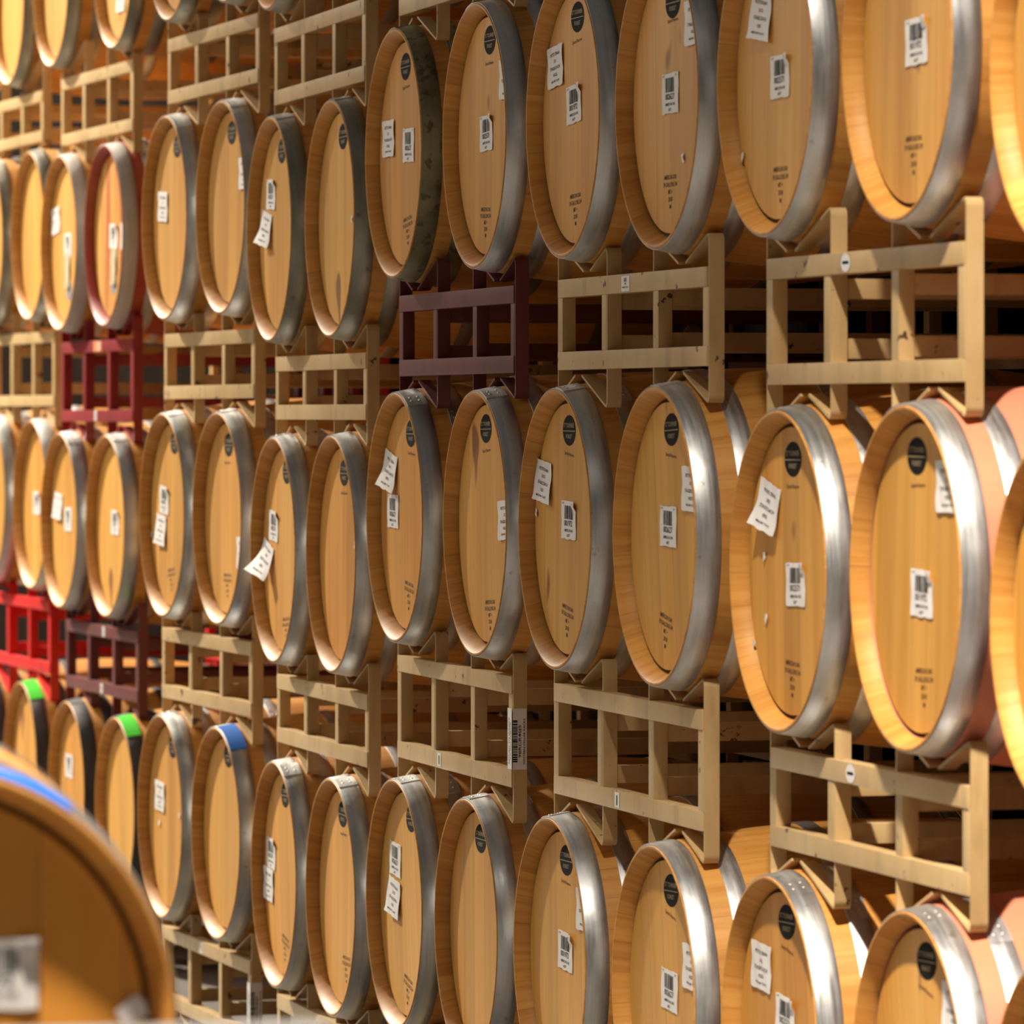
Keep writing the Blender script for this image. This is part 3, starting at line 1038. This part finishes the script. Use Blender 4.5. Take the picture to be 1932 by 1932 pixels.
('C2', 3, -11.639, 0.0071, 0.615, -0.3, 'galv', 'stave', 'head', None, -1, {'stamp': (0.026, 0.203)}, 'oak barrel with stamp and bare head, lower row, sixth from the right'),
('C1', 3, -12.338, 0.0108, 0.612, -0.3, 'galv', 'stave', 'head', None, -10, {'stamp': (0.058, 0.202), 'code': (-0.1, 0.096, -6), 'name': (-0.106, 0.007, -12), 'bottom': (0.026, -0.2, -15)}, 'oak barrel with torn labels below its stamp, lower row, seventh from the right'),
('D2', 3, -13.015, 0.0119, 0.57, -0.6, 'galv', 'stave', 'head', None, 3, {'stamp': (0.016, 0.203), 'text': (0.028, 0.155, 0), 'bottom': (0.058, -0.172, 0)}, 'oak barrel with stamp and burnt text only, lower row, eighth from the right'),
('D1', 3, -13.71, 0.0192, 0.569, -0.6, 'galv', 'stave', 'head', None, -8, {'stamp': (0.014, 0.203), 'code': (-0.164, 0.041, -3), 'name': (-0.192, -0.041, -4), 'bottom': (0.014, -0.191, -12)}, 'oak barrel with long double label, lower row, seventh from the left'),
('E2', 3, -14.628, 0.0535, 0.605, 1.8, 'galv', 'stave', 'head', 'blue', 0, {'stamp': (0.036, 0.213)}, 'oak barrel with blue tape on its hoop, lower row, sixth from the left'),
('E1', 3, -15.318, 0.0318, 0.602, 1.8, 'galv', 'stave', 'head', None, 2, {'stamp': (0.044, 0.2), 'name': (-0.113, 0.051, -4), 'scrap': [(0.138, 0.011), (-0.12, -0.027)]}, 'oak barrel with crumpled label, bright hoop, lower row, fifth from the left'),
('F2', 3, -17.03, 0.2162, 0.501, 2.0, 'black', 'stave', 'head', 'green', -3, {}, 'black-hooped barrel with green tape, lower row, fourth from the left'),
('F1', 3, -17.772, 0.1903, 0.514, 2.0, 'black', 'stave', 'head', None, -1, {'code': (-0.079, 0.071, -3)}, 'black-hooped barrel with small white slip, lower row, third from the left'),
('G2', 3, -18.761, 0.2015, 0.53, 2.0, 'black', 'stave', 'head', 'green', 1, {}, 'black-hooped barrel with green tape, lower row, second from the left'),
('G1', 3, -19.499, 0.1757, 0.53, 2.0, 'black', 'stave', 'head', None, 3, {}, 'black-hooped barrel cut by left edge, lower row, first from the left'),
]

POS = {}
for i, (k, r, x, y, z, yaw, hp, bd, hd, tp, roll, ft, lab) in enumerate(BARRELS):
    POS[k, r] = (x, y, z, yaw)
    barrel('wine_barrel', x, y, z, yaw, ft, hp, bd, hd, roll, tp, lab, 'wine barrels of the ' + ROWN[r], seed=i)

RACKS = [
('Z', 1, 'tan', 'tan steel rack outside the right edge under the upper row', ()),
('Z', 2, 'tan', 'tan steel rack outside the right edge under the middle row', ()),
('Z', 3, 'tan', 'tan steel floor rack outside the right edge', ()),
('A', 1, 'tan', 'large tan steel rack with round sticker, right of picture, under the upper row', (('round', 'rail_top', -0.075),)),
('A', 2, 'tan', 'large tan steel rack with white smear sticker, lower right, above the lower row', (('round', 'rail_top', -0.07),)),
('A', 3, 'tan', 'tan floor rack under the second and third lower-row barrels from right', ()),
('B', 1, 'tan', 'tan steel rack with rust-chipped right post beside a maroon rack', (('label', 'rail_top', -0.02),)),
('B', 2, 'tan', 'tan steel rack with small sticker on its bottom rail, between middle and lower rows', (('slip', 'rail_low', -0.05),)),
('B', 3, 'tan', 'tan floor rack under the fourth and fifth lower-row barrels from right', ()),
('C', 0, 'tan', 'tan steel rack cut by the top edge above a corroded-hoop barrel', ()),
('C', 1, 'maroon', 'dark maroon steel rack in the middle of the picture, under the upper row', ()),
('C', 2, 'tan', 'tan steel rack with long barcode sticker on its right post, above the lower row', (('post', 'post', 0), ('slip', 'rail_low', -0.12))),
('C', 3, 'tan', 'tan floor rack under the sixth and seventh lower-row barrels from right', ()),
('D', 0, 'tan', 'tan steel rack at the top edge, third and rightmost of the top full racks', ()),
('D', 1, 'tan', 'tan steel rack under the seventh upper-row barrel from the left', ()),
('D', 2, 'tan', 'tan steel rack under the seventh middle-row barrel from the left', ()),
('D', 3, 'tan', 'tan floor rack under the seventh lower-row barrel from the left', ()),
('E', 0, 'tan', 'tan steel rack at the top edge, second of three full racks', ()),
('E', 1, 'tan', 'weathered tan rack between the crimson rack and its tan right neighbour', ()),
('E', 2, 'tan', 'tan steel rack right of the maroon rack, above the blue-taped barrel', ()),
('E', 3, 'tan', 'tan floor rack with barcode sticker, under the blue-taped barrel', (('slip', 'rail_top', -0.03), ('postlow', 'post', 0))),
('F', 0, 'tan', 'tan steel rack near top left corner, above the two whitish-hooped barrels', ()),
('F', 1, 'crimson', 'crimson steel rack with orange sticker, left side, below the red-stained barrel', (('orange', 'rail_top', 0.02), ('slip', 'rail_low', 0.0))),
('F', 2, 'maroon', 'maroon steel rack with white slips beside the bright red rack', (('slip', 'rail_top', 0.05), ('slip', 'rail_low', 0.02))),
('F', 3, 'tan', 'tan floor rack under the green-taped barrel nearest the blue-taped one', ()),
('G', 0, 'tan', 'shaded tan steel rack at the left edge near the top', ()),
('G', 1, 'tan', 'tan steel rack at the left edge beside the crimson rack', ()),
('G', 2, 'red', 'bright red steel rack at the left edge', ()),
('G', 3, 'tan', 'tan floor rack under the leftmost lower-row barrels', ()),
]

def pair(c, r):
    got = [POS[k, r] for k in (c + '1', c + '2') if (k, r) in POS]
    if not got:
        return None
    if len(got) == 1:
        x, y, z, yaw = got[0]
        s = 1 if (c + '1', r) in POS else -1
        ya = math.radians(yaw)
        got.append((x + s * 0.71 * math.cos(ya), y + s * 0.71 * math.sin(ya), z, yaw))
        got.sort()
    return got


for c, r, mat, lab, st in RACKS:
    upp, low = pair(c, r), pair(c, r + 1) if r < 3 else None
    if upp is None:
        upp = [(a[0], a[1], a[2] + 0.86, a[3]) for a in low]
    both = upp + (low or [])
    xm = sum(a[0] for a in both) / len(both)
    ym = sum(a[1] for a in both) / len(both)
    yaw = both[0][3]
    st2 = []
    for kind, where, pos in st:
        if kind == 'post':
            pos = low[0][2] + 0.435
        elif kind == 'postlow':
            kind, pos = 'post', 0.15
        st2.append((kind, where, pos))
    rack('barrel_rack', xm, ym, yaw, [(a[0], a[2]) for a in upp], [(a[0], a[2]) for a in low] if low else None,
         0.0, mat, lab, st2, 'steel racks of the barrel stacks')

# ------------------------------------------------------------------ foreground
FX, FY, FZ = -5.91, -2.04, 1.076
ft = dict(code=(0.082, 0.058, 0))
t = barrel('wine_barrel', FX, FY, FZ, 0, ft, 'galv', 'stave', 'head_fg', 0, 'blue',
           'blurred foreground barrel with blue tape and white barcode label, bottom left corner', None, seed=2, rz_extra=PI / 2 + math.radians(3))
sc = place('paper_scrap', SCR[1], t, (0.245, -LEN / 2 + HEAD_Y - 0.001, RB + 0.015), (0, 1.3, 0))
sc.scale = (2.2, 1, 1.8)
bm = bmesh.new()
box(bm, -0.03, 0.03, -0.9, 0.41, -0.03, 0.03, 0.004)
g = empty('guard_rail', (-4.55, -2.30, 0.0))
tag(g, 'blurred grey steel beam along the bottom left edge in front of the foreground barrel', 'guard rail')
mesh_obj('beam', bm, M['greysteel'], g, (0, 0, 1.199))
for yy in (-0.7, 0.36):
    bm = bmesh.new()
    box(bm, -0.025, 0.025, yy - 0.025, yy + 0.025, 0.0, 1.17, 0.003)
    mesh_obj('post', bm, M['greysteel'], g)
# steel rack that carries the foreground barrel
r_ = empty('barrel_rack', (FX - LEN / 2, FY - 0.025, 0.0))
tag(r_, 'tan steel stand under the blurred foreground barrel, below the picture', 'barrel rack')
zr = FZ - RB
for xx in (-0.33, 0.33):
    for yy in (-0.30, 0.30):
        bm = bmesh.new()
        box(bm, xx - 0.018, xx + 0.018, yy - 0.018, yy + 0.018, 0.0, zr - 0.03, 0.002)
        mesh_obj('post', bm, M['tan'], r_)
    bm = bmesh.new()
    box(bm, xx - 0.018, xx + 0.018, -0.32, 0.32, zr - 0.03, zr + 0.006, 0.002)
    mesh_obj('cross_rail', bm, M['tan'], r_)
    for sg in (-1, 1):
        bm = bmesh.new()
        strip(bm, [(sg * 0.03, 0.003), (sg * 0.17, 0.052), (sg * 0.186, 0.048), (sg * 0.19, 0.04), (sg * 0.19, -0.01)], -0.018, 0.018, 0.005)
        mesh_obj('saddle_strap', bm, M['tan'], r_, (xx, 0, zr), (0, 0, PI / 2))
